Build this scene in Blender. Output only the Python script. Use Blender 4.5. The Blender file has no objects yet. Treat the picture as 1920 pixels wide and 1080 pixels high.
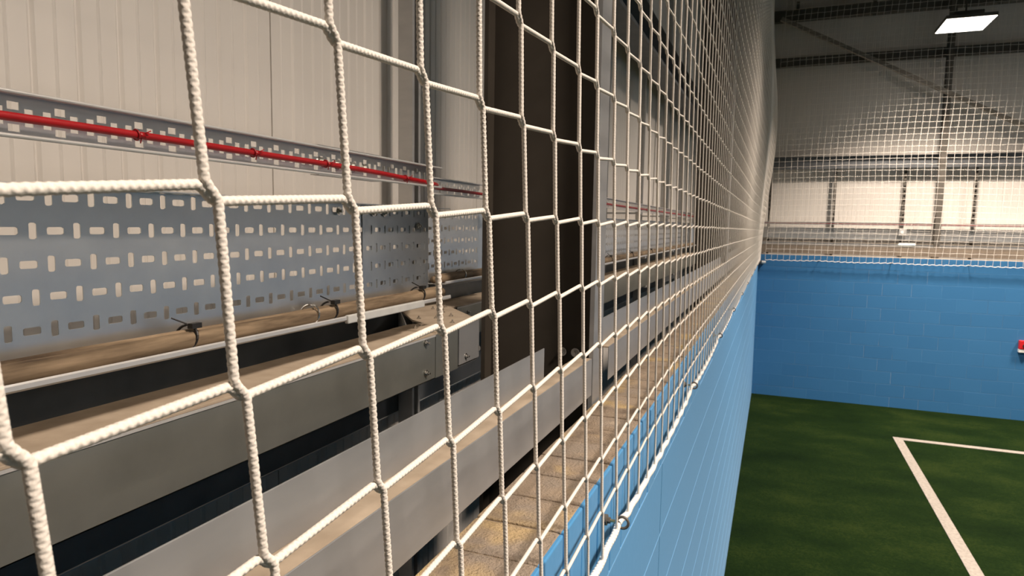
import bpy, math, random
import numpy as np
from mathutils import Matrix, Vector

random.seed(7); RNG = np.random.default_rng(7)
scene = bpy.context.scene
COL = scene.collection
CZ = 3.14            # height of the viewpoint above the turf; z below is written relative to it
WLOC = {}            # world location of every object that has been placed

# ------------------------------------------------------------------ materials
def new_mat(name):
    m = bpy.data.materials.new(name); m.use_nodes = True
    nt = m.node_tree
    return m, nt, nt.nodes['Principled BSDF']

def ramp(nt, stops):
    r = nt.nodes.new('ShaderNodeValToRGB')
    el = r.color_ramp.elements
    while len(el) < len(stops): el.new(0.5)
    for e, (p, c) in zip(el, stops):
        e.position = p; e.color = (*c, 1)
    return r

def tex_noise(nt, scale, detail=4, rough=0.55, stretch=None):
    tc = nt.nodes.new('ShaderNodeTexCoord'); mp = nt.nodes.new('ShaderNodeMapping')
    nt.links.new(tc.outputs['Object'], mp.inputs['Vector'])
    if stretch: mp.inputs['Scale'].default_value = stretch
    n = nt.nodes.new('ShaderNodeTexNoise')
    n.inputs['Scale'].default_value = scale; n.inputs['Detail'].default_value = detail
    n.inputs['Roughness'].default_value = rough
    nt.links.new(mp.outputs['Vector'], n.inputs['Vector'])
    return n

def bump(nt, bs, height_out, strength, dist):
    b = nt.nodes.new('ShaderNodeBump')
    b.inputs['Strength'].default_value = strength; b.inputs['Distance'].default_value = dist
    nt.links.new(height_out, b.inputs['Height'])
    nt.links.new(b.outputs['Normal'], bs.inputs['Normal'])
    return b

def noisy(name, c1, c2, scale, rough=0.6, metal=0.0, bstr=0.0, bdist=0.001, stretch=None, detail=4, r2=None, spec=0.5):
    m, nt, bs = new_mat(name)
    n = tex_noise(nt, scale, detail, stretch=stretch)
    r = ramp(nt, [(0.3, c1), (0.7, c2)])
    nt.links.new(n.outputs['Fac'], r.inputs['Fac'])
    nt.links.new(r.outputs['Color'], bs.inputs['Base Color'])
    bs.inputs['Roughness'].default_value = rough
    bs.inputs['Metallic'].default_value = metal
    bs.inputs['Specular IOR Level'].default_value = spec
    if r2 is not None:
        mr = nt.nodes.new('ShaderNodeMapRange')
        mr.inputs['To Min'].default_value = rough; mr.inputs['To Max'].default_value = r2
        nt.links.new(n.outputs['Fac'], mr.inputs['Value'])
        nt.links.new(mr.outputs['Result'], bs.inputs['Roughness'])
    if bstr: bump(nt, bs, n.outputs['Fac'], bstr, bdist)
    return m

M = {}
M['cord'] = noisy('cord_white', (.70, .645, .575), (.78, .73, .66), 900, .8, bstr=.35, bdist=.0006, spec=.2)
M['rope'] = noisy('rope_white', (.72, .69, .65), (.82, .79, .75), 500, .85, bstr=.4, bdist=.0008, spec=.2)
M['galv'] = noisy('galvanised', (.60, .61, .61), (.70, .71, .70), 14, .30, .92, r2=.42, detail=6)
M['lip'] = noisy('bright_edge', (.60, .59, .57), (.68, .67, .65), 20, .38, .45)
M['galv_dull'] = noisy('galvanised_dull', (.50, .50, .49), (.60, .59, .57), 9, .5, .85, r2=.62, stretch=(1, .4, 3))
M['zinc'] = noisy('zinc_light', (.33, .335, .34), (.41, .412, .412), 7, .42, .6, r2=.55, stretch=(1, .5, 2))
M['dust'] = noisy('dust_film', (.33, .265, .195), (.45, .37, .28), 16, .85, bstr=.15, bdist=.001, detail=8, spec=.2)
M['column_shade'] = noisy('column_shaded', (.046, .038, .029), (.058, .048, .037), 5, .6, spec=.3)  # shade on the unlit web is put into this dark colour, outer flange too
M['steel_dark'] = noisy('dark_steel', (.10, .09, .075), (.14, .125, .105), 6, .55, .3)
M['black'] = noisy('black_plastic', (.012, .011, .010), (.02, .018, .016), 60, .5)
M['bolt'] = noisy('bright_zinc', (.62, .60, .56), (.75, .73, .70), 80, .25, 1.0)
M['brass'] = noisy('yellow_zinc', (.45, .34, .16), (.62, .50, .28), 120, .35, 1.0)
M['red'] = noisy('red_sheath', (.30, .004, .007), (.36, .007, .010), 40, .4)
M['redbox'] = noisy('red_plastic', (.5, .01, .015), (.6, .02, .02), 10, .35)
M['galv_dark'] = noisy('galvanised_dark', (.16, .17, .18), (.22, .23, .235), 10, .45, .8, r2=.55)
M['rail_far'] = noisy('rail_brown', (.17, .14, .11), (.23, .195, .155), 5, .6, .3)
M['galv_body'] = noisy('galvanised_body', (.36, .37, .335), (.45, .46, .42), 9, .34, .82, r2=.46, detail=6)  # slight green tint puts the turf's reflection into the base colour
M['plastic'] = noisy('pale_plastic', (.50, .50, .48), (.58, .58, .55), 30, .4)
M['white'] = noisy('white_plastic', (.75, .74, .70), (.80, .79, .76), 10, .4)
M['clad'] = noisy('cladding_white', (.66, .62, .565), (.72, .68, .625), 1.3, .42, stretch=(1, 1, .3), spec=.4)
M['roof'] = noisy('roof_sheet', (.12, .11, .095), (.15, .14, .12), 1.0, .6)
M['line'] = noisy('line_white', (.22, .197, .17), (.31, .28, .245), 30, .9, bstr=.6, bdist=.01, spec=.1)
M['bundle'] = noisy('dusty_cable', (.055, .037, .023), (.30, .22, .14), 60, .8, bstr=.5, bdist=.002, stretch=(1, .12, 1), detail=6, spec=.2)

def blockwork(name, axis, c1, c2, bw, top, joint=.009):
    # painted blockwork: axis 'x' or 'y' runs along the wall, courses of 225 mm counted from the wall top
    m, nt, bs = new_mat(name)
    g = nt.nodes.new('ShaderNodeNewGeometry')
    sp = nt.nodes.new('ShaderNodeSeparateXYZ'); nt.links.new(g.outputs['Position'], sp.inputs[0])
    ad = nt.nodes.new('ShaderNodeMath'); ad.operation = 'SUBTRACT'
    nt.links.new(sp.outputs['Z'], ad.inputs[0]); ad.inputs[1].default_value = top - .225 * 20
    cb = nt.nodes.new('ShaderNodeCombineXYZ')
    a2 = nt.nodes.new('ShaderNodeMath'); a2.operation = 'ADD'; a2.inputs[1].default_value = 40 * bw
    nt.links.new(sp.outputs['X' if axis == 'x' else 'Y'], a2.inputs[0])
    # uneven joints
    wn = nt.nodes.new('ShaderNodeTexNoise'); wn.inputs['Scale'].default_value = 3.0
    nt.links.new(g.outputs['Position'], wn.inputs['Vector'])
    w2 = nt.nodes.new('ShaderNodeMath'); w2.operation = 'MULTIPLY_ADD'; w2.inputs[1].default_value = .02
    nt.links.new(wn.outputs['Fac'], w2.inputs[0]); nt.links.new(ad.outputs[0], w2.inputs[2])
    nt.links.new(a2.outputs[0], cb.inputs['X']); nt.links.new(w2.outputs[0], cb.inputs['Y'])
    br = nt.nodes.new('ShaderNodeTexBrick')
    br.inputs['Scale'].default_value = 1; br.inputs['Mortar Size'].default_value = joint * .5
    br.inputs['Mortar Smooth'].default_value = .3; br.inputs['Bias'].default_value = 0
    br.inputs['Brick Width'].default_value = bw; br.inputs['Row Height'].default_value = .225
    br.inputs['Color1'].default_value = (*c1, 1); br.inputs['Color2'].default_value = (*c2, 1)
    br.inputs['Mortar'].default_value = (*[min(1, v * 1.06 + .006) for v in c2], 1)
    nt.links.new(cb.outputs[0], br.inputs['Vector'])
    nt.links.new(br.outputs['Color'], bs.inputs['Base Color'])
    bs.inputs['Roughness'].default_value = .55; bs.inputs['Specular IOR Level'].default_value = .4
    n2 = nt.nodes.new('ShaderNodeTexNoise'); n2.inputs['Scale'].default_value = 160; n2.inputs['Detail'].default_value = 3
    nt.links.new(g.outputs['Position'], n2.inputs['Vector'])
    # joints recede by a varying depth, some filled flush with paint
    n3 = nt.nodes.new('ShaderNodeTexNoise'); n3.inputs['Scale'].default_value = 1.7
    nt.links.new(g.outputs['Position'], n3.inputs['Vector'])
    mr = nt.nodes.new('ShaderNodeMapRange'); mr.inputs['From Min'].default_value = .38; mr.inputs['From Max'].default_value = .62
    mr.inputs['To Min'].default_value = .05; mr.inputs['To Max'].default_value = -1.0
    nt.links.new(n3.outputs['Fac'], mr.inputs['Value'])
    mu = nt.nodes.new('ShaderNodeMath'); mu.operation = 'MULTIPLY'
    nt.links.new(br.outputs['Fac'], mu.inputs[0]); nt.links.new(mr.outputs[0], mu.inputs[1])
    m3 = nt.nodes.new('ShaderNodeMath'); m3.operation = 'MULTIPLY_ADD'; m3.inputs[1].default_value = .12
    nt.links.new(n2.outputs['Fac'], m3.inputs[0]); nt.links.new(mu.outputs[0], m3.inputs[2])
    bump(nt, bs, m3.outputs[0], 1.0, .012)
    bs.inputs['Sheen Weight'].default_value = .38; bs.inputs['Sheen Roughness'].default_value = .4
    return m
BLUE1, BLUE2 = (.025, .135, .30), (.029, .145, .315)
M['blue_far'] = blockwork('blue_blocks_x', 'x', BLUE1, BLUE2, .45, CZ - .475)
M['blue_side'] = blockwork('blue_blocks_y', 'y', BLUE1, BLUE2, .45, CZ - .475)
M['blue_line'] = noisy('blue_line', (.14, .36, .62), (.16, .39, .66), 30, .45)
M['zinc_dark'] = noisy('brace_grey', (.30, .27, .22), (.36, .32, .27), 8, .5, .2)
M['blue'] = noisy('blue_paint', (.058, .245, .50), (.066, .26, .52), 60, .5, bstr=.25, bdist=.0015, spec=.45)

for k_ in ('blue', 'blue_line'):
    b_ = M[k_].node_tree.nodes['Principled BSDF']; b_.inputs['Sheen Tint'].default_value = (.72, .88, 1, 1); b_.inputs['Sheen Weight'].default_value = .27; b_.inputs['Sheen Roughness'].default_value = .4
def ledge_mat():
    m, nt, bs = new_mat('bare_block_top')
    n = tex_noise(nt, 9, 8); n2 = tex_noise(nt, 220, 4); n3 = tex_noise(nt, 5, 3)
    r = ramp(nt, [(.3, (.16, .125, .095)), (.48, (.31, .245, .18)), (.62, (.27, .225, .18)), (.78, (.43, .35, .26))])
    nt.links.new(n.outputs['Fac'], r.inputs['Fac'])
    mx = nt.nodes.new('ShaderNodeMix'); mx.data_type = 'RGBA'
    r3 = ramp(nt, [(.54, (0, 0, 0)), (.64, (1, 1, 1))])
    nt.links.new(n3.outputs['Fac'], r3.inputs['Fac'])
    nt.links.new(r3.outputs['Color'], mx.inputs[0]); nt.links.new(r.outputs['Color'], mx.inputs[6])
    mx.inputs[7].default_value = (.45, .335, .18, 1)
    nt.links.new(mx.outputs[2], bs.inputs['Base Color'])
    bs.inputs['Roughness'].default_value = .95; bs.inputs['Specular IOR Level'].default_value = .1
    ad = nt.nodes.new('ShaderNodeMath'); ad.operation = 'MULTIPLY_ADD'; ad.inputs[1].default_value = .5
    nt.links.new(n2.outputs['Fac'], ad.inputs[0]); nt.links.new(n.outputs['Fac'], ad.inputs[2])
    bump(nt, bs, ad.outputs[0], 1.0, .009)
    return m
M['ledge'] = ledge_mat()

def turf_mat():
    m, nt, bs = new_mat('green_turf')
    n = tex_noise(nt, 1.1, 5, .6, stretch=(.8, 1.3, 1)); n2 = tex_noise(nt, 45, 6, .75)
    r = ramp(nt, [(.26, (.0032, .0100, .0016)), (.52, (.0070, .0175, .0027)), (.80, (.021, .034, .0060))])
    ad = nt.nodes.new('ShaderNodeMath'); ad.operation = 'MULTIPLY_ADD'; ad.inputs[1].default_value = .9
    sb = nt.nodes.new('ShaderNodeMath'); sb.operation = 'SUBTRACT'; sb.inputs[1].default_value = .45
    nt.links.new(n2.outputs['Fac'], ad.inputs[0]); nt.links.new(n.outputs['Fac'], ad.inputs[2])
    nt.links.new(ad.outputs[0], sb.inputs[0]); nt.links.new(sb.outputs[0], r.inputs['Fac'])
    nt.links.new(r.outputs['Color'], bs.inputs['Base Color'])
    bs.inputs['Roughness'].default_value = .95; bs.inputs['Specular IOR Level'].default_value = .05
    bump(nt, bs, n2.outputs['Fac'], .8, .02)
    return m
M['turf'] = turf_mat()

def emit(name, col, strength):
    m, nt, bs = new_mat(name)
    bs.inputs['Base Color'].default_value = (.8, .8, .8, 1)
    bs.inputs['Emission Color'].default_value = (*col, 1); bs.inputs['Emission Strength'].default_value = strength
    return m
M['lamp'] = emit('led_panel', (1.0, .90, .80), 10)
M['batten'] = emit('small_light', (.95, 1.0, .85), 1.6)

# ------------------------------------------------------------------ mesh building
class MB:
    """collects shapes in world coordinates (z relative to the viewpoint); build() links ONE mesh object"""
    def __init__(s): s.v = []; s.f = []; s.n = 0
    def add(s, verts, faces):
        verts = np.asarray(verts, float).reshape(-1, 3)
        s.v.append(verts); s.f += [tuple(i + s.n for i in f) for f in faces]; s.n += len(verts)
        return s
    def box(s, x0, x1, y0, y1, z0, z1):
        v = [(x, y, z) for z in (z0, z1) for y in (y0, y1) for x in (x0, x1)]
        return s.add(v, [(0, 2, 3, 1), (4, 5, 7, 6), (0, 1, 5, 4), (2, 6, 7, 3), (0, 4, 6, 2), (1, 3, 7, 5)])
    def prism(s, poly, a0, a1, axis='y'):
        """extrude a closed polygon: axis y -> poly in (x,z); axis z -> (x,y); axis x -> (y,z)"""
        n = len(poly); P = []
        for a in (a0, a1):
            for p, q in poly:
                P.append({'y': (p, a, q), 'z': (p, q, a), 'x': (a, p, q)}[axis])
        F = [tuple(range(n)), tuple(range(2 * n - 1, n - 1, -1))]
        F += [(i, i + n, (i + 1) % n + n, (i + 1) % n) for i in range(n)]
        return s.add(P, F)
    def cyl(s, p0, p1, r0, n=12, r1=None):
        r1 = r0 if r1 is None else r1
        p0 = np.array(p0, float); p1 = np.array(p1, float); t = p1 - p0; t /= np.linalg.norm(t)
        a = np.cross(t, (0, 0, 1) if abs(t[2]) < .9 else (1, 0, 0)); a /= np.linalg.norm(a); b = np.cross(t, a)
        th = np.arange(n) * 2 * math.pi / n
        ring = np.cos(th)[:, None] * a + np.sin(th)[:, None] * b
        V = np.vstack([p0 + ring * r0, p1 + ring * r1])
        F = [tuple(range(n - 1, -1, -1)), tuple(range(n, 2 * n))]
        F += [(i, (i + 1) % n, (i + 1) % n + n, i + n) for i in range(n)]
        return s.add(V, F)
    def bolt(s, p, d, r=.005, h=.004):
        """hexagon head with a washer, axis d"""
        p = np.array(p, float); d = np.array(d, float)
        s.cyl(p, p + d * h * .25, r * 1.5, 14)
        s.cyl(p + d * h * .25, p + d * h * 1.1, r, 6)
        return s.cyl(p + d * h * 1.1, p + d * h * 2.2, r * .5, 8)
    def tube(s, path, r, n=8, amp=0.0, m=3, pitch=.0045, caps=True):
        V, Q = tube_arrays(path, r, n, amp, m, pitch)
        s.add(V, [tuple(q) for q in Q])
        if caps:
            L = len(V) // n
            s.f.append(tuple(s.n - len(V) + i for i in range(n - 1, -1, -1)))
            s.f.append(tuple(s.n - n + i for i in range(n)))
        return s
    def ring(s, c, axis, R, r, n=20, k=8):
        c = np.array(c, float); ax = np.array(axis, float); ax /= np.linalg.norm(ax)
        a = np.cross(ax, (0, 0, 1) if abs(ax[2]) < .9 else (1, 0, 0)); a /= np.linalg.norm(a); b = np.cross(ax, a)
        V = []
        for i in range(n):
            t = 2 * math.pi * i / n; d = math.cos(t) * a + math.sin(t) * b
            for j in range(k):
                u = 2 * math.pi * j / k
                V.append(c + d * (R + r * math.cos(u)) + ax * r * math.sin(u))
        F = [(i * k + j, ((i + 1) % n) * k + j, ((i + 1) % n) * k + (j + 1) % k, i * k + (j + 1) % k) for i in range(n) for j in range(k)]
        return s.add(V, F)
    def perf(s, a0, a1, z0, z1, holes, at, t=.0012, axis='y'):
        """perforated sheet in the plane x=at (axis y) or y=at (axis x): holes = strips [(zlo,zhi,[(a,b,lo,hi),...])]"""
        quads = []; tris = []
        zc = z0
        def q(a, b, lo, hi):
            if b - a > 1e-6 and hi - lo > 1e-6: quads.append(((a, lo), (b, lo), (b, hi), (a, hi)))
        for lo, hi, hs in sorted(holes):
            q(a0, a1, zc, lo); u = a0
            for (ha, hb, hl, hh) in sorted(hs):
                if ha < a0 + .001 or hb > a1 - .001: continue
                q(u, ha, lo, hi); q(ha, hb, lo, hl); q(ha, hb, hh, hi); u = hb
                c = .0016
                for (cx, cy, sx, sy) in ((ha, hl, 1, 1), (hb, hl, -1, 1), (hb, hh, -1, -1), (ha, hh, 1, -1)):
                    tris.append(((cx, cy), (cx + sx * c, cy), (cx, cy + sy * c)))
            q(u, a1, lo, hi); zc = hi
        q(a0, a1, zc, z1)
        for P in quads + tris:
            for off in (0, -t):
                V = [((at + off, p, z) if axis == 'y' else (p, at - off, z)) for p, z in P]
                n = len(V)
                s.add(V, [tuple(range(n))])
        for lo, hi, hs in holes:           # hole walls
            for (ha, hb, hl, hh) in hs:
                if ha < a0 + .001 or hb > a1 - .001: continue
                c = [(ha, hl), (hb, hl), (hb, hh), (ha, hh)]
                V = [((at + o, p, z) if axis == 'y' else (p, at - o, z)) for o in (0, -t) for p, z in c]
                s.add(V, [(i, (i + 1) % 4, (i + 1) % 4 + 4, i + 4) for i in range(4)])
        return s
    def build(s, name, mat, parent=None, smooth=False, bevel=0, origin=None):
        V = np.vstack(s.v) if s.v else np.zeros((0, 3))
        return link_mesh(name, V, s.f, mat, parent, smooth, bevel, origin)

def link_mesh(name, V, F, mat, parent=None, smooth=False, bevel=0, origin=None):
    V = np.array(V, float); V[:, 2] += CZ
    if origin is None:
        lo, hi = V.min(0), V.max(0); origin = np.array([(lo[0] + hi[0]) / 2, (lo[1] + hi[1]) / 2, lo[2]])
    else:
        origin = np.array(origin, float) + (0, 0, CZ)
    me = bpy.data.meshes.new(name)
    W = V - origin
    if isinstance(F, np.ndarray):
        nq = len(F); me.vertices.add(len(W)); me.vertices.foreach_set('co', W.astype(np.float32).ravel())
        me.loops.add(nq * 4); me.loops.foreach_set('vertex_index', F.astype(np.int32).ravel())
        me.polygons.add(nq); me.polygons.foreach_set('loop_start', np.arange(0, nq * 4, 4, dtype=np.int32))
        me.update(calc_edges=True); me.validate()
    else:
        me.from_pydata(W.tolist(), [], F); me.update()
    if smooth: me.polygons.foreach_set('use_smooth', np.ones(len(me.polygons), bool))
    me.materials.append(M[mat])
    o = bpy.data.objects.new(name, me); COL.objects.link(o)
    if parent is not None:
        o.parent = parent; o.location = Vector(origin - WLOC[parent.name])
    else:
        o.location = Vector(origin)
    WLOC[o.name] = np.array(origin)
    if bevel:
        b = o.modifiers.new('bevel', 'BEVEL'); b.width = bevel; b.segments = 2; b.limit_method = 'ANGLE'; b.angle_limit = .7
    return o

def tag(o, label, cat, group=None, kind=None):
    o['label'] = label; o['category'] = cat
    if group: o['group'] = group
    if kind: o['kind'] = kind
    return o
def thing(name, label, cat, loc, group=None):
    o = bpy.data.objects.new(name, None); COL.objects.link(o)
    o.empty_display_size = .05
    w = np.array(loc, float) + (0, 0, CZ); o.location = Vector(w); WLOC[o.name] = w
    return tag(o, label, cat, group)
def structure(o): o['kind'] = 'structure'; return o
def dup(root, delta, label):
    r = root.copy(); COL.objects.link(r); r.location = root.location + Vector(delta); r['label'] = label
    for ch in list(root.children):
        c = ch.copy(); COL.objects.link(c); c.parent = r
        for g in list(ch.children):
            d = g.copy(); COL.objects.link(d); d.parent = c
    return r
ORD = ['nearest', 'second', 'third', 'fourth', 'fifth', 'sixth', 'seventh', 'eighth', 'ninth', 'tenth', 'eleventh', 'twelfth']

# ------------------------------------------------------------------ cords
def resample(path, ds):
    path = np.asarray(path, float)
    seg = np.linalg.norm(np.diff(path, axis=0), axis=1); cum = np.concatenate([[0], np.cumsum(seg)])
    n = max(2, int(cum[-1] / ds) + 1); t = np.linspace(0, cum[-1], n)
    return np.stack([np.interp(t, cum, path[:, k]) for k in range(3)], 1)
def hold(path, e=.0045):
    # keep the stretches between junctions straight: extra points close to each bend
    path = np.asarray(path, float); out = [path[0]]
    for a, b in zip(path[:-1], path[1:]):
        L = np.linalg.norm(b - a)
        if L > 3 * e: out += [a + (b - a) * e / L, b - (b - a) * e / L]
        out.append(b)
    return np.array(out)
def chaikin(p, it=2):
    p = np.asarray(p, float)
    for _ in range(it):
        a = p[:-1] * .75 + p[1:] * .25; b = p[:-1] * .25 + p[1:] * .75
        q = np.empty((2 * len(a), 3)); q[0::2] = a; q[1::2] = b
        p = np.vstack([p[:1], q, p[-1:]])
    return p
def tube_arrays(path, r, n=8, amp=0.0, m=3, pitch=.0045):
    path = np.asarray(path, float); L = len(path)
    t = np.gradient(path, axis=0); t /= np.linalg.norm(t, axis=1)[:, None] + 1e-12
    ref = np.array([1., 0, 0]) if np.abs(t[:, 0]).mean() < .75 else np.array([0, 0, 1.])
    a = ref - (t @ ref)[:, None] * t; a /= np.linalg.norm(a, axis=1)[:, None]
    b = np.cross(t, a)
    th = np.arange(n) * 2 * math.pi / n
    R = np.full((L, n), r)
    if amp:
        s = np.concatenate([[0], np.cumsum(np.linalg.norm(np.diff(path, axis=0), axis=1))])[:, None]
        k = 2 * math.pi / pitch
        w = np.maximum(np.sin(k * s + m * th), np.sin(k * s - m * th + math.pi))
        R = r * (1 + amp * (w - .35))
    V = path[:, None, :] + R[..., None] * (np.cos(th)[None, :, None] * a[:, None, :] + np.sin(th)[None, :, None] * b[:, None, :])
    i = np.arange(L - 1)[:, None] * n; j = np.arange(n)[None, :]; jn = (j + 1) % n
    Q = np.stack([i + j, i + jn, i + n + jn, i + n + j], -1).reshape(-1, 4)
    return V.reshape(-1, 3), Q

class Cords:
    def __init__(s): s.V = []; s.Q = []; s.n = 0
    def add(s, path, r, n, amp=0, m=3, pitch=.0045):
        V, Q = tube_arrays(path, r, n, amp, m, pitch)
        s.V.append(V); s.Q.append(Q + s.n); s.n += len(V)
    def build(s, name, mat, parent=None):
        return link_mesh(name, np.vstack(s.V), np.vstack(s.Q), mat, parent, smooth=True)

def sstep(a, b, x): t = min(1, max(0, (x - a) / (b - a))); return t * t * (3 - 2 * t)

# ------------------------------------------------------------------ camera
f_px = 1245.034
Rm = [[0.92962636, 0.04985378, -0.36511563], [0.36816673, -0.08330237, 0.9260205], [0.01575062, -0.9952765, -0.09579458]]
cd = bpy.data.cameras.new('camera'); cam = bpy.data.objects.new('camera', cd); COL.objects.link(cam)
cd.sensor_width = 36; cd.lens = f_px / 1920 * 36; cd.clip_start = .01; cd.clip_end = 200
mw = Matrix(((Rm[0][0], -Rm[0][1], -Rm[0][2], 0), (Rm[1][0], -Rm[1][1], -Rm[1][2], 0), (Rm[2][0], -Rm[2][1], -Rm[2][2], CZ), (0, 0, 0, 1)))
cam.matrix_world = mw
cd.dof.use_dof = True; cd.dof.focus_distance = .72; cd.dof.aperture_fstop = 23.34 / 1.1
scene.camera = cam

# ------------------------------------------------------------------ the setting
XF = -.28        # face of the left block wall
YF = 13.25       # face of the far block wall
XR = 8.2; YB = -7.0
TOP = -.475; FL = -CZ; ROOF = 5.3
structure(MB().box(-1.3, XR + 1.2, YB - 1.2, YF + 1.2, FL - .1, FL).build('floor', 'turf'))
structure(MB().box(-1.3, XR + 1.2, YB - 1.2, YF + 1.2, ROOF, ROOF + .1).build('ceiling', 'roof'))

# left block wall: header blocks 100 wide on top, painted face, bare top
def left_wall():
    fm = MB()
    x1 = XF; x0 = -.43
    # body below the top course with recessed movement joint at Y = 1.955
    J = 1.955
    for (a, b) in ((YB, J - .004), (J + .004, YF)):
        fm.box(x0, x1, a, b, FL, TOP - .2295)
    fm.box(x0, x1 - .012, J - .004, J + .004, FL, TOP - .23)
    fm.box(x0, x1 - .0035, YB, YF, TOP - .235, TOP - .004)     # mortar core behind the top course
    w = structure(fm.build('wall_left', 'blue'))
    structure(MB().box(x1 - .0125, x1 - .0015, J - .0038, J + .0038, FL, TOP - .231).build('trim_6', 'black'))
    # bed joints of the lower courses: shallow raised paint lines
    bl = MB(); z = TOP - .225
    k = 0
    while z > FL + .05:
        bl.box(x1 - .002, x1 + .0007, YB, YF, z - .0030, z + .0012); z -= .225; k += 1
    structure(bl.build('trim_1', 'blue_line'))
    # top course of headers
    tb = MB(); tt = MB(); y = YB; yy = .948 - .108 * 74
    while yy < YF:
        d = RNG.uniform(-.001, .001); e = RNG.uniform(-.0012, .0012)
        a, b = yy + .003, yy + .1055
        if b > YF: break
        if not (abs((a + b) / 2 - J) < .0):
            tb.box(x1 - .05, x1 + d, a, b, TOP - .2265, TOP - .001 + e)
            tt.box(x0, x1 - .006 + d, a - .0005, b + .0005, TOP - .02, TOP + e)
        yy += .108
    structure(tb.build('trim_2', 'blue', bevel=.0025))
    structure(tt.build('trim_3', 'ledge', bevel=.002))
    structure(MB().box(x0 + .001, x1 - .012, YB, YF, TOP - .015, TOP - .0022).build('trim_5', 'ledge'))

left_wall()

fw = MB().box(XF - .4, XR + .4, YF, YF + .15, FL, TOP - .01)
structure(fw.build('wall_far', 'blue_far'))
structure(MB().box(XF - .15, XR + .2, YF + .003, YF + .15, TOP - .01, TOP).build('trim_4', 'ledge'))
structure(MB().box(XR, XR + .15, YB, YF, FL, TOP).build('wall_right', 'blue_side'))
structure(MB().box(XF, XR, YB - .15, YB, FL, TOP).build('wall_back', 'blue_far'))

XC = -1.06       # left cladding face
def cladding(axis, c, sgn, a0, a1, first_joint, z0, z1):
    """liner sheet with shallow ribs and a panel joint every 1.10 m"""
    P = []; a = first_joint - 1.1 * math.ceil((first_joint - a0) / 1.1)
    while a < a1:
        P += [(a, -.006), (a + .003, -.006), (a + .0035, 0)]
        for k in range(15):
            u = a + k * .0733
            if k: P += [(u - .006, 0), (u - .001, -.0040), (u + .001, -.0040), (u + .006, 0)]
            P += [(u + .033, 0), (u + .0362, .0020), (u + .0394, 0)]
        P += [(a + 1.0995, 0)]
        a += 1.1
    m = MB(); n = len(P); V = []
    for z in (z0, z1):
        for u, d in P:
            V.append((c + sgn * d, u, z) if axis == 'y' else (u, c + sgn * d, z))
    F = [(i, i + 1, i + 1 + n, i + n) for i in range(n - 1)]
    m.add(V, F)
    lo, hi = P[0][0], P[-1][0]
    if axis == 'y': m.box(c - sgn * .06, c - sgn * .011, lo, hi, z0, z1)
    else: m.box(lo, hi, c - sgn * .06, c - sgn * .011, z0, z1)
    return m
structure(cladding('y', XC, 1, YB - 1, YF + 1, 1.207, FL, ROOF).build('wall_outer_left', 'clad'))
YC = YF + .78
structure(cladding('x', YC, -1, -1.1, XR + 1, .35, FL, ROOF).build('wall_outer_far', 'clad'))
structure(MB().box(XR + .8, XR + .9, YB - 1, YF + 1, FL, ROOF).build('wall_outer_right', 'clad'))
structure(MB().box(-1.1, XR + 1, YB - .9, YB - .8, FL, ROOF).build('wall_outer_back', 'clad'))

# pitch marking
pm = MB().box(1.81, 1.932, -4.0, 11.32, FL, FL + .006).box(1.932, 6.4, 11.20, 11.32, FL, FL + .006)
tag(pm.build('pitch_marking', 'line'), 'white line box painted on the green turf below the far blue wall', 'line marking')

# ------------------------------------------------------------------ steel columns
def column(y, label):
    t = thing('steel_column', label, 'column', (-.6, y, FL), 'steel columns behind the left net')
    MB().box(-.447, -.435, y - .05, y + .05, FL, ROOF).build('inner_flange', 'zinc', t)['label'] = 'light grey flange face'
    MB().box(-.75, -.447, y - .005, y + .005, FL, ROOF).build('web', 'column_shade', t)['label'] = 'web coloured dark for its shade'
    MB().box(-.762, -.75, y - .05, y + .05, FL, ROOF).build('outer_flange', 'column_shade', t)
    for x in (-.535, -.497):
        MB().bolt((x, y - .005, -.350), (0, -1, 0), .0085, .007).build('bolt', 'bolt', t)
    return t
c1 = column(1.75, 'dark steel column closest to the camera, its light flange standing behind the net')
c2 = dup(c1, (0, 5.15, 0), 'steel column midway along the left wall, seen through dense net')
c3 = dup(c1, (0, 10.2, 0), 'steel column at the far end of the left wall near the corner')

# ------------------------------------------------------------------ stepped rail on the wall top
def stepped_rail(y0, y1, yu, label):
    t = thing('edge_rail', label, 'rail', (-.46, (y0 + y1) / 2, -.452), 'stepped metal rails along the left wall top')
    MB().box(-.439, -.437, y0, y1, -.452, -.352).build('face_plate', 'zinc', t, bevel=.0006)
    MB().box(-.482, -.4392, y0, y1, -.356, -.3525).build('ledge', 'dust', t)['label'] = 'dusty beige ledge'
    MB().box(-.482, -.4795, y0, yu, -.3525, -.282).build('upstand', 'zinc', t, bevel=.0006)
    return t
stepped_rail(YB, 1.697, 1.425, 'grey stepped metal rail in the foreground, ending at the near column')
stepped_rail(1.888, 6.84, 6.7, 'grey stepped metal rail beyond the near column on the sandy ledge')
stepped_rail(7.03, 11.9, 11.8, 'grey stepped metal rail between the two distant columns on the left')
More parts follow.
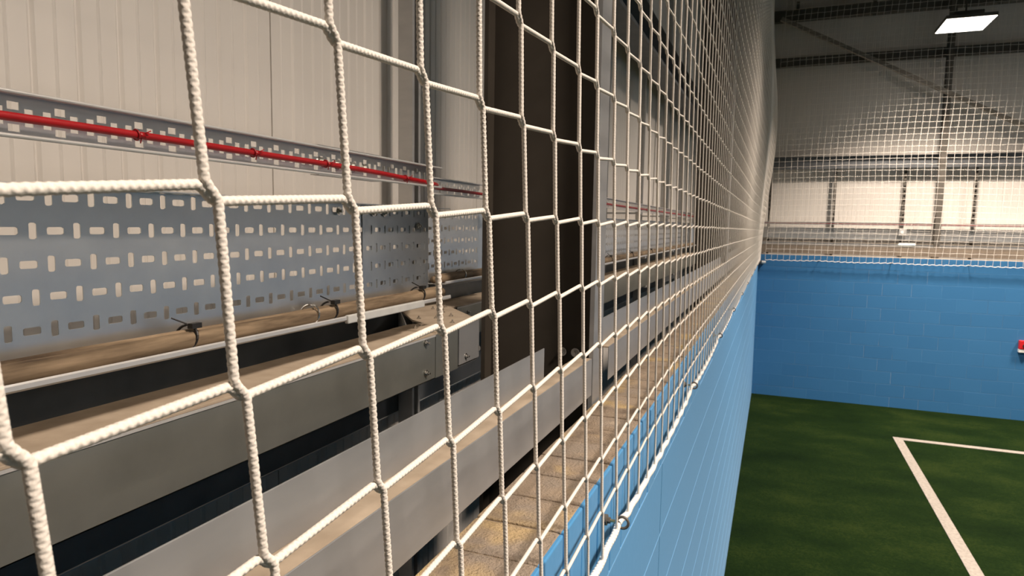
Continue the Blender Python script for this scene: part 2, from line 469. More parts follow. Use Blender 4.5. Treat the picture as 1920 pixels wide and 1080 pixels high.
# lower side rail in the cavity
t = thing('side_rail', 'deep dark side rail behind the trunking in the foreground', 'rail', (-1.01, 3, -.55))
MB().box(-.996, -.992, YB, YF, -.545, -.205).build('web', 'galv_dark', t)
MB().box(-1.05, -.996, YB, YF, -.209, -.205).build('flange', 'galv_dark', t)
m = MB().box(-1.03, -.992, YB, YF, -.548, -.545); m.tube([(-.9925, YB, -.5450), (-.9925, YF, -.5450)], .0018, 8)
m.build('lip', 'galv', t)
t = thing('side_rail', 'long side rail high on the left cladding behind the columns', 'rail', (-.86, 3, 1.12))
MB().box(-.943, -.940, YB, YF, 1.12, 1.34).build('web', 'galv_dark', t)
MB().box(-.943, -.783, YB, YF, 1.34, 1.343).build('flange', 'galv_dark', t)
MB().box(-.943, -.783, YB, YF, 1.117, 1.12).box(-.786, -.783, YB, YF, 1.12, 1.14).build('flange', 'galv_dark', t)

# ------------------------------------------------------------------ struts
def strut_post(y, label, arms, z1=ROOF):
    t = thing('strut_post', label, 'post', (-.9675, y, FL), 'slotted struts on the left cladding')
    m = MB(); w = .0225
    m.prism([(-.99, y - w), (-.945, y - w), (-.945, y - w + .011), (-.948, y - w + .011), (-.948, y - w + .0025), (-.9875, y - w + .0025),
             (-.9875, y + w - .0025), (-.948, y + w - .0025), (-.948, y + w - .011), (-.945, y + w - .011), (-.945, y + w), (-.99, y + w)], FL, z1, 'z')
    m.build('channel', 'galv_dull', t)
    if arms:
        MB().box(-.945, -.692, y - .02, y + .02, -.358, -.348).build('bracket_arm', 'galv_dull', t)
        MB().box(-.945, -.702, y - .02, y + .02, -.188, -.1768).build('bracket_arm', 'galv_dull', t)
        MB().box(-.945, -.740, y - .02, y + .02, .070, .0795).build('bracket_arm', 'galv_dull', t)
    return t
s0 = strut_post(1.6525, 'slotted metal strut just left of the near dark column', False)
s1 = strut_post(1.6525 - 2.26, 'slotted metal strut carrying trays and trunking left of the picture edge', True)
for k in range(1, 11):
    if abs(1.6525 + 1.13 * k - 6.9) < .1 or abs(1.6525 + 1.13 * k - 11.95) < .1: continue
    dup(s1, (0, 1.13 * (k + 2), 0), ORD[k] + ' slotted metal strut from the camera along the left cladding')

# ------------------------------------------------------------------ perforated trays
def tray_rows(a0, a1, phase=0.0):
    rows = []
    for k, z in enumerate((.0215, -.0158, -.0528, -.0895, -.1265)):
        base = .5064 + phase if k % 2 == 0 else .4875 + phase
        hs = []; n0 = math.floor((a0 - base) / .05) - 1; n1 = math.ceil((a1 - base) / .05) + 1
        for n in range(n0, n1 + 1):
            u = base + n * .05
            hs.append((u - .0042, u + .0042, z - .0091, z + .0091))
            hs.append((u + .025 - .0097, u + .025 + .0097, z - .0043, z + .0043))
        rows.append((z - .0095, z + .0095, hs))
    return rows
def tray_section(x, y0, y1, label, mat='galv', coupler=False):
    t = thing('cable_tray', label, 'cable tray', (x, (y0 + y1) / 2, -.176), 'perforated cable trays on the left side')
    MB().perf(y0, y1, -.175, .032, tray_rows(y0, y1), x).build('bed', mat, t)
    MB().box(x - .001, x + .058, y0, y1, .0320, .0335).build('top_flange', mat, t)
    m = MB().box(x - .001, x + .058, y0, y1, -.1765, -.175)
    m.prism([(x + .058, -.1765), (x + .0605, -.174), (x + .0605, -.169), (x + .059, -.167), (x + .057, -.168), (x + .0565, -.175)], y0, y1)
    m.build('bottom_flange', 'lip', t)
    if coupler:
        MB().perf(1.114, y1 - .004, -.168, .026, tray_rows(1.114, y1, .006), x + .0016).build('coupler_plate', mat, t)
        for (yy, zz) in ((1.035, .019), (1.15, .019), (1.19, .019), (1.33, -.008), (1.06, -.168), (1.13, -.166), (1.25, -.166)):
            MB().bolt((x + .004, yy, zz), (1, 0, 0), .0055, .004).build('bolt', 'bolt', t)
        MB().box(x + .0555, x + .064, .978, 1.255, -.181, -.166).build('edge_cover', 'plastic', t, bevel=.002)['label'] = 'pale plastic edge cover'
    return t
tray_section(-.76, YB + .3, 1.385, 'perforated galvanised cable tray in the foreground left of the near column', coupler=True)
def jog(t, pts0, pts1, z0, z1, mat, name):
    """a flat sheet joining two offset sections"""
    (xa, ya), (xb, yb) = pts0, pts1
    MB().prism([(xa, ya), (xb, yb), (xb - .0012, yb + .001), (xa - .0012, ya + .001)], z0, z1, 'z').build(name, mat, t)
def behind(yc, which):
    t = tray_section(-.935, yc - .05, yc + .30, 'perforated cable tray set back behind the ' + which + ' dark column')
    jog(t, (-.76, yc - .364), (-.935, yc - .051), -.175, .032, 'galv', 'offset_plate')
    jog(t, (-.935, yc + .301), (-.76, yc + .60), -.175, .032, 'galv', 'offset_plate')
behind(1.75, 'near'); behind(6.9, 'midway')
tray_section(-.76, 2.351, 6.535, 'perforated cable tray beyond the near column, seen through the net')
tray_section(-.76, 7.501, 13.0, 'perforated cable tray far down the left wall near the corner')

# ------------------------------------------------------------------ slim tray with the red cable
def slim_rows(a0, a1):
    n0 = math.floor((a0 - .472) / .05) - 1; n1 = math.ceil((a1 - .472) / .05) + 1
    top, mid, bot = [], [], []
    for n in range(n0, n1 + 1):
        u = .472 + n * .05
        top.append((u - .006, u + .006, .1125, .1208)); bot.append((u - .006, u + .006, .0895, .0973))
        for d in (.016, .0355): mid.append((u + d - .0045, u + d + .0045, .0960, .1148))
    # one strip holding all three rows: split into columns
    hs = sorted(top + bot + mid)
    return top, mid, bot
def slim_sheet(m, a0, a1, x, axis='y', t=.001):
    top, mid, bot = slim_rows(a0, a1)
    cols = sorted(set([a0, a1] + [v for h in top + mid for v in h[:2] if a0 < v < a1]))
    for a, b in zip(cols[:-1], cols[1:]):
        c = (a + b) / 2; z = [.083, .128]
        cut = [h for h in top + bot + mid if h[0] < c < h[1]]
        edges = [.083]
        for h in sorted(cut, key=lambda h: h[2]): edges += [h[2], h[3]]
        edges.append(.128)
        for lo, hi in zip(edges[0::2], edges[1::2]):
            if axis == 'y': m.box(x - t, x, a, b, lo, hi)
            else: m.box(a, b, x, x + t, lo, hi)
    return m
def slim_tray(x, y0, y1, label, coupler=None):
    t = thing('slim_cable_tray', label, 'cable tray', (x, (y0 + y1) / 2, .083), 'slim slotted trays carrying red cable')
    slim_sheet(MB(), y0, y1, x).build('bed', 'galv', t)
    for z in (.083, .128):
        s = 1 if z > .1 else -1
        m = MB().box(x, x + .017, y0, y1, z - .0006, z + .0006)
        m.tube([(x + .0175, y0, z), (x + .0175, y1, z)], .0024, 10)
        m.build('flange', 'lip', t)
    if coupler:
        a, b = coupler
        MB().box(x + .0005, x + .019, a, b, .1303, .1313).box(x + .0005, x + .019, a, b, .0797, .0807).build('coupler_plate', 'galv_dull', t)
        for yy in (a + .03, a + .075, a + .125, a + .165):
            MB().cyl((x, yy, .104), (x + .004, yy, .104), .009, 16).cyl((x + .004, yy, .104), (x + .008, yy, .104), .0045, 6).build('bolt', 'bolt', t)
    return t
slim_tray(-.757, YB + .3, 1.41, 'slim slotted tray with red cable running to the near column', (.955, 1.145))
slim_tray(-.935, 1.70, 2.06, 'short slim slotted tray set back behind the near dark column')
slim_tray(-.757, 2.3, 6.6, 'slim slotted tray with red cable beyond the near column')
slim_tray(-.757, 7.3, 13.0, 'slim slotted tray far down the left wall')

def red_cable(path, ties, label, r=.0048):
    t = thing('red_cable', label, 'cable', path[len(path) // 2], 'red cables in the slim trays')
    MB().tube(chaikin(path, 3), r, 10).build('sheath', 'red', t, smooth=True)
    for (x, y, z) in ties:
        m = MB().ring((x, y, z), (0, 1, .15), .0062, .0011, 18, 6)
        m.box(x + .002, x + .006, y + .001, y + .009, z - .003, z + .003)
        m.cyl((x + .004, y + .006, z + .001), (x + .010, y + .013, z + .006), .0009, 6)
        m.cyl((x + .003, y + .006, z), (x + .002, y + .004, z - .010), .0008, 6)
        m.build('cable_tie', 'red', t, smooth=True)
xc = -.739
red_cable([(xc, YB + .3, .10), (xc, .2, .1), (xc, .45, .1025), (xc, .64, .1022), (xc, .85, .1003), (xc, .98, .1000), (xc, 1.12, .098), (xc, 1.25, .0935), (xc - .004, 1.40, .090), (-.83, 1.55, .095), (-.921, 1.70, .100), (-.921, 1.9, .1005), (-.921, 2.06, .098)],
          [(xc, .603, .1022), (xc, .800, .1007), (xc, .975, .1000), (xc, 1.245, .0937)], 'red cable tied along the slim tray in the foreground')
red_cable([(xc, 2.3, .102), (xc, 3.0, .1), (xc, 4.5, .1), (xc, 6.6, .1)], [(xc, 3.2, .1), (xc, 4.1, .1)], 'red cable in the slim tray beyond the near column')

# ------------------------------------------------------------------ dusty cable bundle on the tray lip
def bundle(y0, y1, ties, label, x=-.729):
    t = thing('cable_bundle', label, 'cables', (x, (y0 + y1) / 2, -.175), 'dusty cables lying in the trays')
    for k, (dx, zc, r) in enumerate(((.004, -.1625, .0118), (-.013, -.1640, .0105), (-.003, -.1545, .0065))):
        pth = []; yy = y0
        while yy < y1:
            pth.append((x + dx + RNG.uniform(-.0012, .0012), yy, zc + RNG.uniform(-.001, .001))); yy += .07
        pth.append((x + dx, y1, zc))
        MB().tube(resample(chaikin(pth, 2), .01), r, 12).build('cable', 'bundle', t, smooth=True)
    for y, mat in ties:
        V = [(x + .0195 * math.cos(a) - .003, y + .004 * math.sin(a), -.1590 + .0165 * math.sin(a)) for a in np.linspace(0, 2 * math.pi, 25)]
        m = MB().tube(V, .0019, 8)
        if mat == 'black': m.box(x + .004, x + .013, y - .004, y + .012, -.146, -.139).cyl((x + .006, y, -.142), (x - .004, y - .022, -.130), .0012, 6)
        m.build('cable_tie', mat, t, smooth=False)
bundle(YB + .3, 1.385, [(.662, 'black'), (.918, 'bolt'), (.97, 'black'), (1.285, 'black')], 'dusty brown cables lying along the foreground tray lip')
bundle(2.351, 6.535, [(3.1, 'black'), (3.6, 'black'), (4.2, 'black')], 'dusty brown cables along the tray beyond the near column')
bundle(1.70, 2.05, [(1.86, 'bolt')], 'dark dusty cables on the tray behind the near column', x=-.904)

# ------------------------------------------------------------------ cable trunking with dusty lid
def trunk_box(t, x0, x1, y0, y1, lidname='lid', bodymat='galv_body'):
    m = MB()
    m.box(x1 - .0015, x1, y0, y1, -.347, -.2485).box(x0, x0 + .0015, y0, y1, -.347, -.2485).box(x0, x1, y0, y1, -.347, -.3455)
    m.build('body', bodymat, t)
    MB().box(x0 - .001, x1 + .0012, y0, y1, -.2485, -.2445).build(lidname, 'dust', t, bevel=.0008)['label'] = 'lid thick with beige dust'
    MB().box(x1 + .0002, x1 + .0016, y0, y1, -.2525, -.2486).build('lid_lip', 'lip', t)
t = thing('cable_trunking', 'square galvanised trunking with dusty lid in the foreground', 'trunking', (-.75, 0, -.347), 'trunking runs along the left wall')
trunk_box(t, -.81, -.695, YB + .3, 1.30)
for p in ((-.6935, 1.257, -.2605), (-.6935, 1.257, -.3265)):
    MB().bolt(p, (1, 0, 0), .005, .0045).build('bolt', 'bolt', t)
t = thing('trunking_bend', 'bolted trunking bend turning behind the near dark column', 'trunking', (-.8, 1.55, -.347))
top = [(-.695, 1.302), (-.695, 1.533), (-.868, 1.722), (-.868, 1.76), (-.972, 1.76), (-.972, 1.61), (-.842, 1.452), (-.79, 1.418), (-.811, 1.372), (-.811, 1.302)]
MB().prism(top, -.2485, -.2440, 'z').build('lid', 'dust', t)['label'] = 'dusty bolted lid'
MB().box(-.6965, -.6945, 1.302, 1.414, -.347, -.2485).build('side_plate', 'galv_body', t)
MB().box(-.6955, -.693, 1.4175, 1.533, -.340, -.2445).build('end_plate', 'zinc', t)
MB().prism([(-.6965, 1.533), (-.869, 1.722), (-.8705, 1.7215), (-.698, 1.5325)], -.345, -.2485, 'z').build('angled_plate', 'galv_dull', t)
MB().prism([(-.811, 1.372), (-.972, 1.61), (-.9705, 1.611), (-.8095, 1.373)], -.345, -.2485, 'z').build('angled_plate', 'galv_dull', t)
MB().prism([(-.699, 1.302), (-.699, 1.53), (-.87, 1.72), (-.97, 1.61), (-.809, 1.375), (-.809, 1.302)], -.347, -.3455, 'z').build('base_plate', 'galv_dull', t)
for (x, y) in ((-.835, 1.474), (-.895, 1.66), (-.868, 1.665), (-.882, 1.712), (-.838, 1.612), (-.785, 1.555), (-.766, 1.335), (-.772, 1.376), (-.728, 1.397), (-.729, 1.452), (-.80, 1.50)):
    MB().bolt((x, y, -.244), (0, 0, 1), .0042, .0035).build('bolt', 'bolt', t)
MB().bolt((-.693, 1.455, -.3245), (1, 0, 0), .005, .0045).build('bolt', 'bolt', t)
MB().bolt((-.693, 1.527, -.317), (.0, 1, 0), .005, .0045).build('bolt', 'bolt', t)
t = thing('cable_trunking', 'short dusty trunking passing behind the near dark column', 'trunking', (-.92, 1.95, -.347), 'trunking runs along the left wall')
trunk_box(t, -.97, -.868, 1.7602, 2.2)
MB().bolt((-.867, 1.835, -.272), (1, 0, 0), .005, .0045).build('bolt', 'bolt', t)
t = thing('cable_trunking', 'long dusty trunking beyond the near column, seen through the net', 'trunking', (-.75, 4.4, -.347), 'trunking runs along the left wall')
MB().prism([(-.868, 2.2), (-.695, 2.42), (-.81, 2.42), (-.97, 2.2)], -.347, -.2445, 'z').build('offset_box', 'galv_dull', t)
trunk_box(t, -.81, -.695, 2.42, 6.5)
t = thing('cable_trunking', 'dusty trunking far down the left wall near the corner', 'trunking', (-.75, 10, -.347), 'trunking runs along the left wall')
trunk_box(t, -.81, -.695, 7.3, 13.0)

# ------------------------------------------------------------------ nets
CR = .00248
def left_bulge(y, z):
    t = max(0, (y - 2.5) / 10.5)
    b = .165 * math.exp(-((z - 1.75) / 1.4) ** 2) * t ** 1.1
    b += .012 * math.sin(y * 1.5 + .4 * z) * sstep(4, 9, y) * sstep(-.5, .6, z)
    return b
NI0, NI1, NJ0, NJ1 = -4, 124, -6, 43
COLY = [.241, .353, .461, .566, .670, .774, .885, .981, 1.089, 1.193, 1.303]
def left_node(i, j):
    r = random.Random(i * 977 + j * 31)
    y0 = COLY[i] if 0 <= i < len(COLY) else (.241 + .108 * i if i < 0 else COLY[-1] + .1056 * (i - len(COLY) + 1))
    q = .0008 if y0 < 1.5 else .0022
    y = y0 - .0165 * max(-6, min(1, j)) - .012 * min(4, max(0, j - 1)) - .004 * max(0, j - 5) + r.uniform(-q, q)
    z0 = .0127 + .0988 * j
    k = 1 if j >= 0 else max(0, (j + 6) / 6)
    z = z0 - .0088 * min(1, max(0, (y0 - .24) / .74)) * (1 if j >= 0 else .25) - .0036 * max(0, y - 1) * k + r.uniform(-q, q) * .7
    if j == NJ0: z = rope_z(y)
    yy = min(y, 13.04)
    return np.array([-.25 + left_bulge(yy, z), yy, z])
def rope_z(y):
    k = (y - 1.21) / 1.19; fr = k - math.floor(k)
    return -.568 - .014 * 4 * fr * (1 - fr) * (1 if y > 1.21 else .2) - .010 * sstep(0, .1, fr) * sstep(0, .1, 1 - fr)
D = .0038
def lod(y):
    return (16, .0005, .12) if y < .62 else (12, .0007, .12) if y < 1.35 else (6, .02, 0) if y < 3.2 else (4, .06, 0)
nodes = {(i, j): left_node(i, j) for i in range(NI0, NI1) for j in range(NJ0, NJ1 + 1)}
C = Cords()
dv = np.array([0, D, -D])
for i in range(NI0, NI1):
    path = []
    y = nodes[(i, 0)][1]
    n, ds, amp = lod(y)
    jt = NJ1 if y > 1.6 else 14
    for j in range(jt, NJ0, -1):
        N = nodes[(i, j)] + (.0010, .0006, .0006)
        path += [N - dv * 1.0, N + dv * 1.0]
    path.append(nodes[(i, NJ0)])
    if amp:
        path = resample(chaikin(hold(path), 2), ds)
        C.add(path, CR, n, amp, 3, .0042)
    else:
        C.add(np.array(path), CR, n)
for j in range(NJ1, NJ0, -1):
    segs = []
    full = []
    for i in range(NI0, NI1):
        N = nodes[(i, j)] + (-.0010, -.0006, -.0006)
        full += [N - dv, N + dv]
    full = np.array(full)
    ys = full[:, 1]
    # rows are split by distance into pieces of decreasing detail, sharing their end points
    for (a, b) in ((0, .62), (.62, 1.35), (1.35, 3.2), (3.2, 14)):
        idx = np.where((ys >= a - .2 if a == 0 else ys >= a) & (ys < b))[0]
        if j > 14 and b < 1.6: continue
        if len(idx) < 2: continue
        hi = min(len(full) - 1, idx[-1] + 1)
        p = full[idx[0]:hi + 1]
        n, ds, amp = lod((a + b) / 2)
        if amp: C.add(resample(chaikin(hold(p), 2), ds), CR, n, amp, 3, .0042)
        else: C.add(p, CR, n)
net = C.build('safety_net', 'cord')
tag(net, 'white square-mesh net stretched along the left blue wall close to the camera', 'net')
def net_rope(fn, a0, a1, near, parent, r=.0056):
    R_ = Cords()
    ys = np.arange(a0, a1, .02)
    P = np.array([fn(v) for v in ys])
    cut = np.searchsorted(ys, near)
    if cut > 2:
        R_.add(resample(P[:cut + 1], .0012), r, 16, .30, 3, .0095)
    R_.add(P[max(cut, 0):], r, 7)
    return R_.build('border_rope', 'rope', parent)
net_rope(lambda y: (-.252 + .0012 * math.sin(y * 60), y, rope_z(y) + .0012 * math.sin(y * 47)), -.3, 13.04, 3.5, net)

def head(parent, pts, group):
    # head rope on the top row, hung from the roof by short cords
    MB().tube(resample(pts, .25), .005, 6).build('head_rope', 'rope', parent)
    for p in pts[2::12]:
        MB().tube([p, (p[0], p[1], ROOF)], .003, 6).build('hanger_cord', 'cord', parent)
head(net, np.array([nodes[(i, NJ1)] for i in range(16, NI1)]), None)
YN = 13.15
def far_node(i, j):
    r = random.Random(i * 613 + j * 17 + 5)
    x = -.25 + .1036 * i + .014 * math.sin(j * .35) + (0.0105 * (j + 6) * .25) + r.uniform(-.004, .004)
    z0 = -.575 + .0985 * (j + 6)
    z = z0 + .02 * math.sin(x * 1.1) * sstep(-.5, .3, z0) + r.uniform(-.004, .004) + .012 * max(0, x - 1) * sstep(.2, 2.2, z0)
    if j == -6: z = far_rope_z(x)
    b = .10 * math.exp(-((z - 1.2) / 1.4) ** 2) * math.sin(min(1, max(0, (x + .25) / 8.3)) * math.pi)
    return np.array([x, YN - b, z])
def far_rope_z(x):
    k = (x - .75) / 1.15; fr = k - math.floor(k)
    return -.572 - .012 * 4 * fr * (1 - fr)
FI = 81
fn_ = {(i, j): far_node(i, j) for i in range(FI) for j in range(-6, 44)}
C = Cords()
for i in range(1, FI): C.add(np.array([fn_[(i, j)] for j in range(43, -7, -1)]), CR, 4)
for j in range(-5, 44): C.add(np.array([fn_[(i, j)] for i in range(1, FI)]), CR, 4)
net2 = C.build('safety_net', 'cord')
tag(net2, 'white square-mesh net hanging across above the far blue wall', 'net')
head(net2, np.array([fn_[(i, 43)] for i in range(1, FI)]), None)
R_ = Cords(); xs = np.arange(-.16, 8.0, .035)
R_.add(np.array([(x, YN + .004 * math.sin(x * 33), far_rope_z(x) + .008 * math.sin(x * 60.6)) for x in xs]), .0056, 7)
R_.build('border_rope', 'rope', net2)

# ------------------------------------------------------------------ eye bolts
def eye_bolt(p, d, side, label, group):
    """p: point on the wall face, d: outward direction"""
    p = np.array(p, float); d = np.array(d, float)
    t = thing('eye_bolt', label, 'eye bolt', p, group)
    MB().cyl(p, p + d * .007, .0105, 16).build('washer', 'steel_dark', t)
    MB().cyl(p + d * .006, p + d * .013, .0060, 6).build('nut', 'steel_dark', t)
    MB().cyl(p + d * .013, p + d * .026, .0030, 10).build('shank', 'brass', t)
    MB().ring(p + d * .0365, side, .0112, .0028, 22, 8).build('ring', 'steel_dark', t, smooth=True)
    return t
for k in range(11):
    eye_bolt((XF, 1.21 + 1.19 * k, -.562), (1, 0, 0), (0, 1, 0), ORD[k] + ' eye bolt from the camera holding the net rope, left blue wall', 'eye bolts on the left blue wall')
# a longer hook reaches the far net, which hangs clear of the wall
def hook(x, label):
    t = thing('eye_bolt', label, 'eye bolt', (x, YF, -.572), 'eye bolts on the far blue wall')
    MB().cyl((x, YF, -.572), (x, YF - .008, -.572), .010, 12).build('washer', 'steel_dark', t)
    MB().cyl((x, YF - .008, -.572), (x, YF - .085, -.572), .0035, 8).build('shank', 'steel_dark', t)
    MB().ring((x, YF - .098, -.572), (1, 0, 0), .013, .003, 16, 6).build('ring', 'steel_dark', t)
for k, x in enumerate((.75, 1.90, 3.05, 4.20)):
    hook(x, ('first', 'second', 'third', 'fourth')[k] + ' dark hook from the corner holding the net on the far blue wall')
t = thing('corner_clamp', 'grey clamp tying the two nets in the corner of the blue walls', 'clamp', (-.2, 13.2, -.68))
MB().box(-.28, -.18, 13.16, 13.25, -.67, -.60).build('clamp_body', 'steel_dark', t, bevel=.004)
MB().cyl((-.215, 13.15, -.63), (-.145, 13.15, -.63), .026, 14).build('sleeve', 'plastic', t)

# ------------------------------------------------------------------ the run along the far wall
def far_d(d): return YF + d
t = thing('cable_tray', 'perforated cable tray behind the far net above the far blue wall', 'cable tray', (3, far_d(.62), -.176))
rows = tray_rows(-.7, 7.5)
MB().perf(-.7, 7.5, -.175, .032, rows, far_d(.63), axis='x').build('bed', 'galv', t)
MB().box(-.7, 7.5, far_d(.572), far_d(.63), .032, .0335).build('top_flange', 'galv', t)
MB().box(-.7, 7.5, far_d(.572), far_d(.63), -.1765, -.175).box(-.7, 7.5, far_d(.570), far_d(.573), -.1765, -.167).build('bottom_flange', 'galv', t)
t = thing('slim_cable_tray', 'slim tray behind the far net above the perforated tray', 'cable tray', (3, far_d(.62), .083))
slim_sheet(MB(), -.7, 7.5, far_d(.62), 'x').build('bed', 'galv', t)
for z in (.083, .128):
    MB().box(-.7, 7.5, far_d(.603), far_d(.62), z - .002, z + .002).build('flange', 'galv', t)
o = MB().tube([(-.7, far_d(.606), .104), (3, far_d(.606), .1), (7.5, far_d(.606), .102)], .0045, 8).build('red_cable', 'red', smooth=True)
tag(o, 'thin red cable in the slim tray behind the far net', 'cable')
t = thing('cable_trunking', 'dusty trunking behind the far net above the far blue wall', 'trunking', (3, far_d(.5), -.347))
MB().box(-.7, 7.5, far_d(.46), far_d(.57), -.347, -.2485).build('body', 'galv', t)
MB().box(-.7, 7.5, far_d(.458), far_d(.571), -.2485, -.2445).build('lid', 'dust', t)['label'] = 'dusty beige lid'
t = thing('edge_rail', 'stepped metal rail on top of the far blue wall', 'rail', (3, far_d(.18), -.452))
MB().box(-.43, 7.5, far_d(.158), far_d(.160), -.452, -.352).build('face_plate', 'rail_far', t)
MB().box(-.43, 7.5, far_d(.160), far_d(.205), -.356, -.3525).build('ledge', 'dust', t)
MB().box(-.43, 7.5, far_d(.2025), far_d(.205), -.3525, -.30).build('upstand', 'rail_far', t)
# side rails
t = thing('side_rail', 'wide grey side rail across the far cladding below the diagonal brace', 'rail', (3, far_d(.62), 1.14))
MB().box(-.9, 8.5, far_d(.633), far_d(.636), 1.12, 1.34).build('web', 'galv_dark', t)
MB().box(-.9, 8.5, far_d(.52), far_d(.636), 1.34, 1.343).build('flange', 'galv_dark', t)
MB().box(-.9, 8.5, far_d(.52), far_d(.636), 1.117, 1.12).box(-.9, 8.5, far_d(.52), far_d(.523), 1.12, 1.14).build('flange', 'galv_dark', t)
t = thing('side_rail', 'dark side rail higher on the far cladding at lamp height', 'rail', (3, far_d(.62), 3.03))
MB().box(-.9, 8.5, far_d(.633), far_d(.636), 3.02, 3.20).build('web', 'steel_dark', t)
MB().box(-.9, 8.5, far_d(.54), far_d(.633), 3.017, 3.02).build('flange', 'steel_dark', t)
t = thing('roof_beam', 'dark horizontal beam at the top of the far gable', 'beam', (3, far_d(.45), 3.9))
MB().box(-.9, 8.5, far_d(.60), far_d(.61), 3.86, 4.04).build('web', 'steel_dark', t)
MB().box(-.9, 8.5, far_d(.54), far_d(.67), 3.85, 3.86).build('flange', 'steel_dark', t)
MB().box(-.9, 8.5, far_d(.54), far_d(.67), 4.04, 4.05).build('flange', 'steel_dark', t)
for x in (.15, 1.42, 3.3):
    MB().box(x, x + .06, far_d(.57), far_d(.60), 3.83, 4.2).build('cleat', 'steel_dark', t)
# struts on the far cladding
def ladder(x, w, y, z0, z1):
    # one continuous face with a row of slots: rungs share the edges of the side strips
    V = []; F = []; zs = []
    z = z0
    while z < z1 - .08: zs += [z, z + .05]; z += .085
    for z in zs: V += [(x - w, y - .001, z), (x - w + .008, y - .001, z), (x + w - .008, y - .001, z), (x + w, y - .001, z)]
    for k in range(len(zs) - 1):
        a, b = k * 4, k * 4 + 4
        F += [(a, a + 1, b + 1, b), (a + 2, a + 3, b + 3, b + 2)]
        if k % 2 == 0: F.append((a + 1, a + 2, b + 2, b + 1))
    return V, F
def far_strut(x, label, z1=1.36):
    t = thing('strut_post', label, 'post', (x, far_d(.69), FL), 'slotted struts on the far cladding')
    m = MB(); w = .0225; ya, yb = far_d(.64), far_d(.69); z = FL
    m.box(x - w, x + w, yb - .0025, yb, FL, z1)
    m.box(x - w, x - w + .0025, ya, yb, FL, z1).box(x + w - .0025, x + w, ya, yb, FL, z1)
    m.build('channel', 'steel_dark', t)
    q = MB(); z = -.3
    while z < z1 - .08:
        q.box(x - w, x + w, ya - .0015, ya + .001, z, z + .05); z += .085
    q = MB().add(*ladder(x, w, ya, -.3, z1))
    q.build('slotted_face', 'steel_dark', t)
    return t
f0 = far_strut(-.139, 'slotted dark strut on the far cladding beside the left corner')
for k, lab in ((1.128, 'slotted dark strut on the far cladding, next after the corner one'), (2.27, 'slotted dark strut on the far cladding above the small light'), (3.352, 'slotted dark strut on the far cladding right of the tall column'), (4.49, 'slotted dark strut on the far cladding at the right edge')):
    dup(f0, (k, 0, 0), lab)
t = thing('steel_column', 'tall dark steel column rising behind the far net', 'column', (2.65, far_d(.5), FL))
MB().box(2.605, 2.695, far_d(.42), far_d(.43), FL, ROOF).build('inner_flange', 'steel_dark', t)
MB().box(2.646, 2.654, far_d(.43), far_d(.57), FL, ROOF).build('web', 'steel_dark', t)
MB().box(2.605, 2.695, far_d(.57), far_d(.58), FL, ROOF).build('outer_flange', 'steel_dark', t)
# diagonal brace
def bar(t, p0, p1, h, d, name, mat):
    p0 = np.array(p0, float); p1 = np.array(p1, float); u = (p1 - p0) / np.linalg.norm(p1 - p0); n = np.array([-u[2], 0, u[0]])
    q = np.array([0, d, 0]); V = [p0 + n * h / 2, p1 + n * h / 2, p1 - n * h / 2, p0 - n * h / 2]
    V = V + [v + q for v in V]
    MB().add(V, [(0, 1, 2, 3), (7, 6, 5, 4), (0, 4, 5, 1), (1, 5, 6, 2), (2, 6, 7, 3), (3, 7, 4, 0)]).build(name, mat, t)
t = thing('diagonal_brace', 'long diagonal steel brace sloping across the far gable', 'brace', (2, far_d(.3), 2))
bar(t, (-.1, far_d(.408), 3.865), (4.6, far_d(.408), 1.32), .085, .010, 'face', 'zinc_dark')
bar(t, (-.115, far_d(.340), 3.83), (4.585, far_d(.340), 1.285), .008, .068, 'flange', 'zinc_dark')
M_ = None
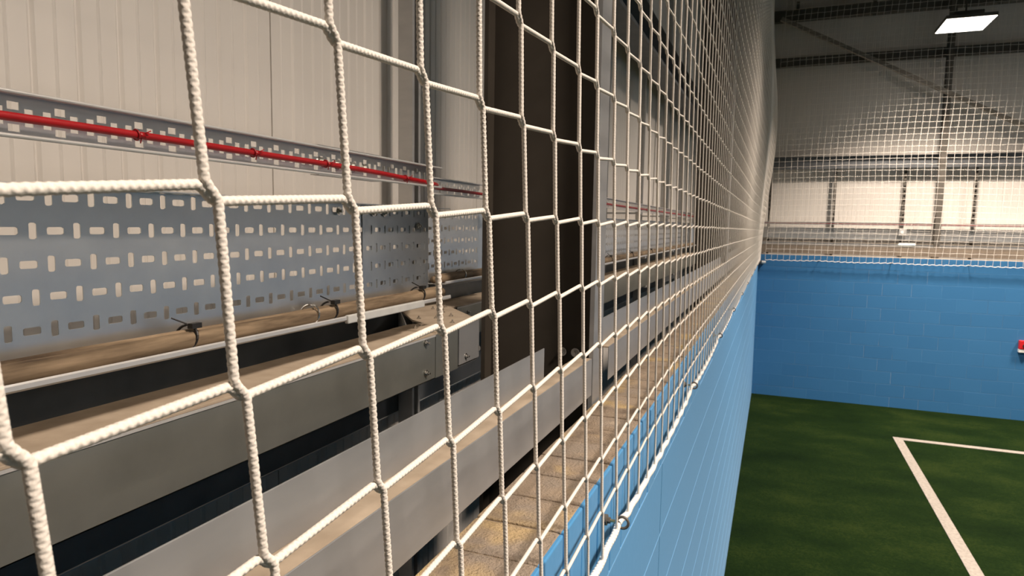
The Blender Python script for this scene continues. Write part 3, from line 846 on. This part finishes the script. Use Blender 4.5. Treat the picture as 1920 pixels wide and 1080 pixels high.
# small fittings behind the far net
t = thing('batten_light', 'small lit batten light under the tray behind the far net', 'light', (2.19, far_d(.40), -.262))
MB().box(2.06, 2.32, far_d(.40), far_d(.458), -.245, -.225).build('housing', 'white', t)
MB().box(2.06, 2.32, far_d(.398), far_d(.45), -.262, -.245).build('diffuser', 'batten', t, bevel=.006)
t = thing('junction_box', 'small grey junction box on the tray behind the far net', 'box', (2.13, far_d(.56), -.10))
MB().box(2.07, 2.19, far_d(.53), far_d(.575), -.10, .02).build('case', 'galv_dull', t, bevel=.004)
MB().cyl((2.12, far_d(.53), -.035), (2.12, far_d(.522), -.035), .028, 16).build('cover', 'white', t)
t = thing('alarm_box', 'small red box fixed to the far blue wall at the right edge', 'box', (3.92, YF, -1.98))
MB().box(3.84, 4.0, YF - .07, YF, -1.93, -1.785).build('case', 'redbox', t, bevel=.008)
MB().box(3.84, 4.0, YF - .065, YF, -1.985, -1.932).build('base', 'white', t, bevel=.004)
MB().cyl((3.92, YF - .07, -1.87), (3.92, YF - .085, -1.87), .035, 18).build('button', 'black', t)

# ------------------------------------------------------------------ lamps
LAMP_W = 330; LAMP_SPREAD = 125
def lamp(x, y, label, zl=2.98):
    t = thing('flood_light', label, 'light', (x, y, zl), 'LED flood lights over the pitch')
    MB().box(x - .30, x + .30, y - .37, y + .37, zl - .002, zl).build('diffuser', 'lamp', t)['label'] = 'glowing white panel'
    MB().box(x - .308, x + .308, y - .378, y + .378, zl + .001, zl + .05).box(x - .18, x + .18, y - .22, y + .22, zl + .05, zl + .14).build('housing', 'steel_dark', t)
    MB().cyl((x, y, zl + .14), (x, y, ROOF), .012, 8).build('suspension_rod', 'steel_dark', t)
    ld = bpy.data.lights.new('led_light', 'AREA'); ld.shape = 'RECTANGLE'; ld.size = .60; ld.size_y = .74
    ld.energy = LAMP_W; ld.color = (1.0, .845, .715); ld.spread = math.radians(LAMP_SPREAD)
    lo = bpy.data.objects.new('led_light', ld); COL.objects.link(lo); lo.parent = t; lo.location = (0, 0, -.006)
    return t
L0 = lamp(2.40, 11.65, 'glowing rectangular flood light hanging over the pitch by the far net')
for (x, y) in ((2.40, 6.1), (2.40, .6), (5.9, 11.65), (5.9, 6.1), (5.9, .6)):
    dup(L0, (x - 2.40, y - 11.65, 0), 'rectangular flood light hanging over the pitch outside the picture')

# ------------------------------------------------------------------ world and view
w = bpy.data.worlds.new('world'); scene.world = w; w.use_nodes = True
w.node_tree.nodes['Background'].inputs[0].default_value = (.9, .8, .7, 1)
w.node_tree.nodes['Background'].inputs[1].default_value = .02
vs = scene.view_settings
vs.view_transform = 'Standard'; vs.look = 'None'; vs.gamma = 1; vs.use_curve_mapping = False
vs.exposure = 0
scene.cycles.max_bounces = 6; scene.cycles.diffuse_bounces = 4; scene.cycles.glossy_bounces = 4
scene.cycles.sample_clamp_indirect = 6
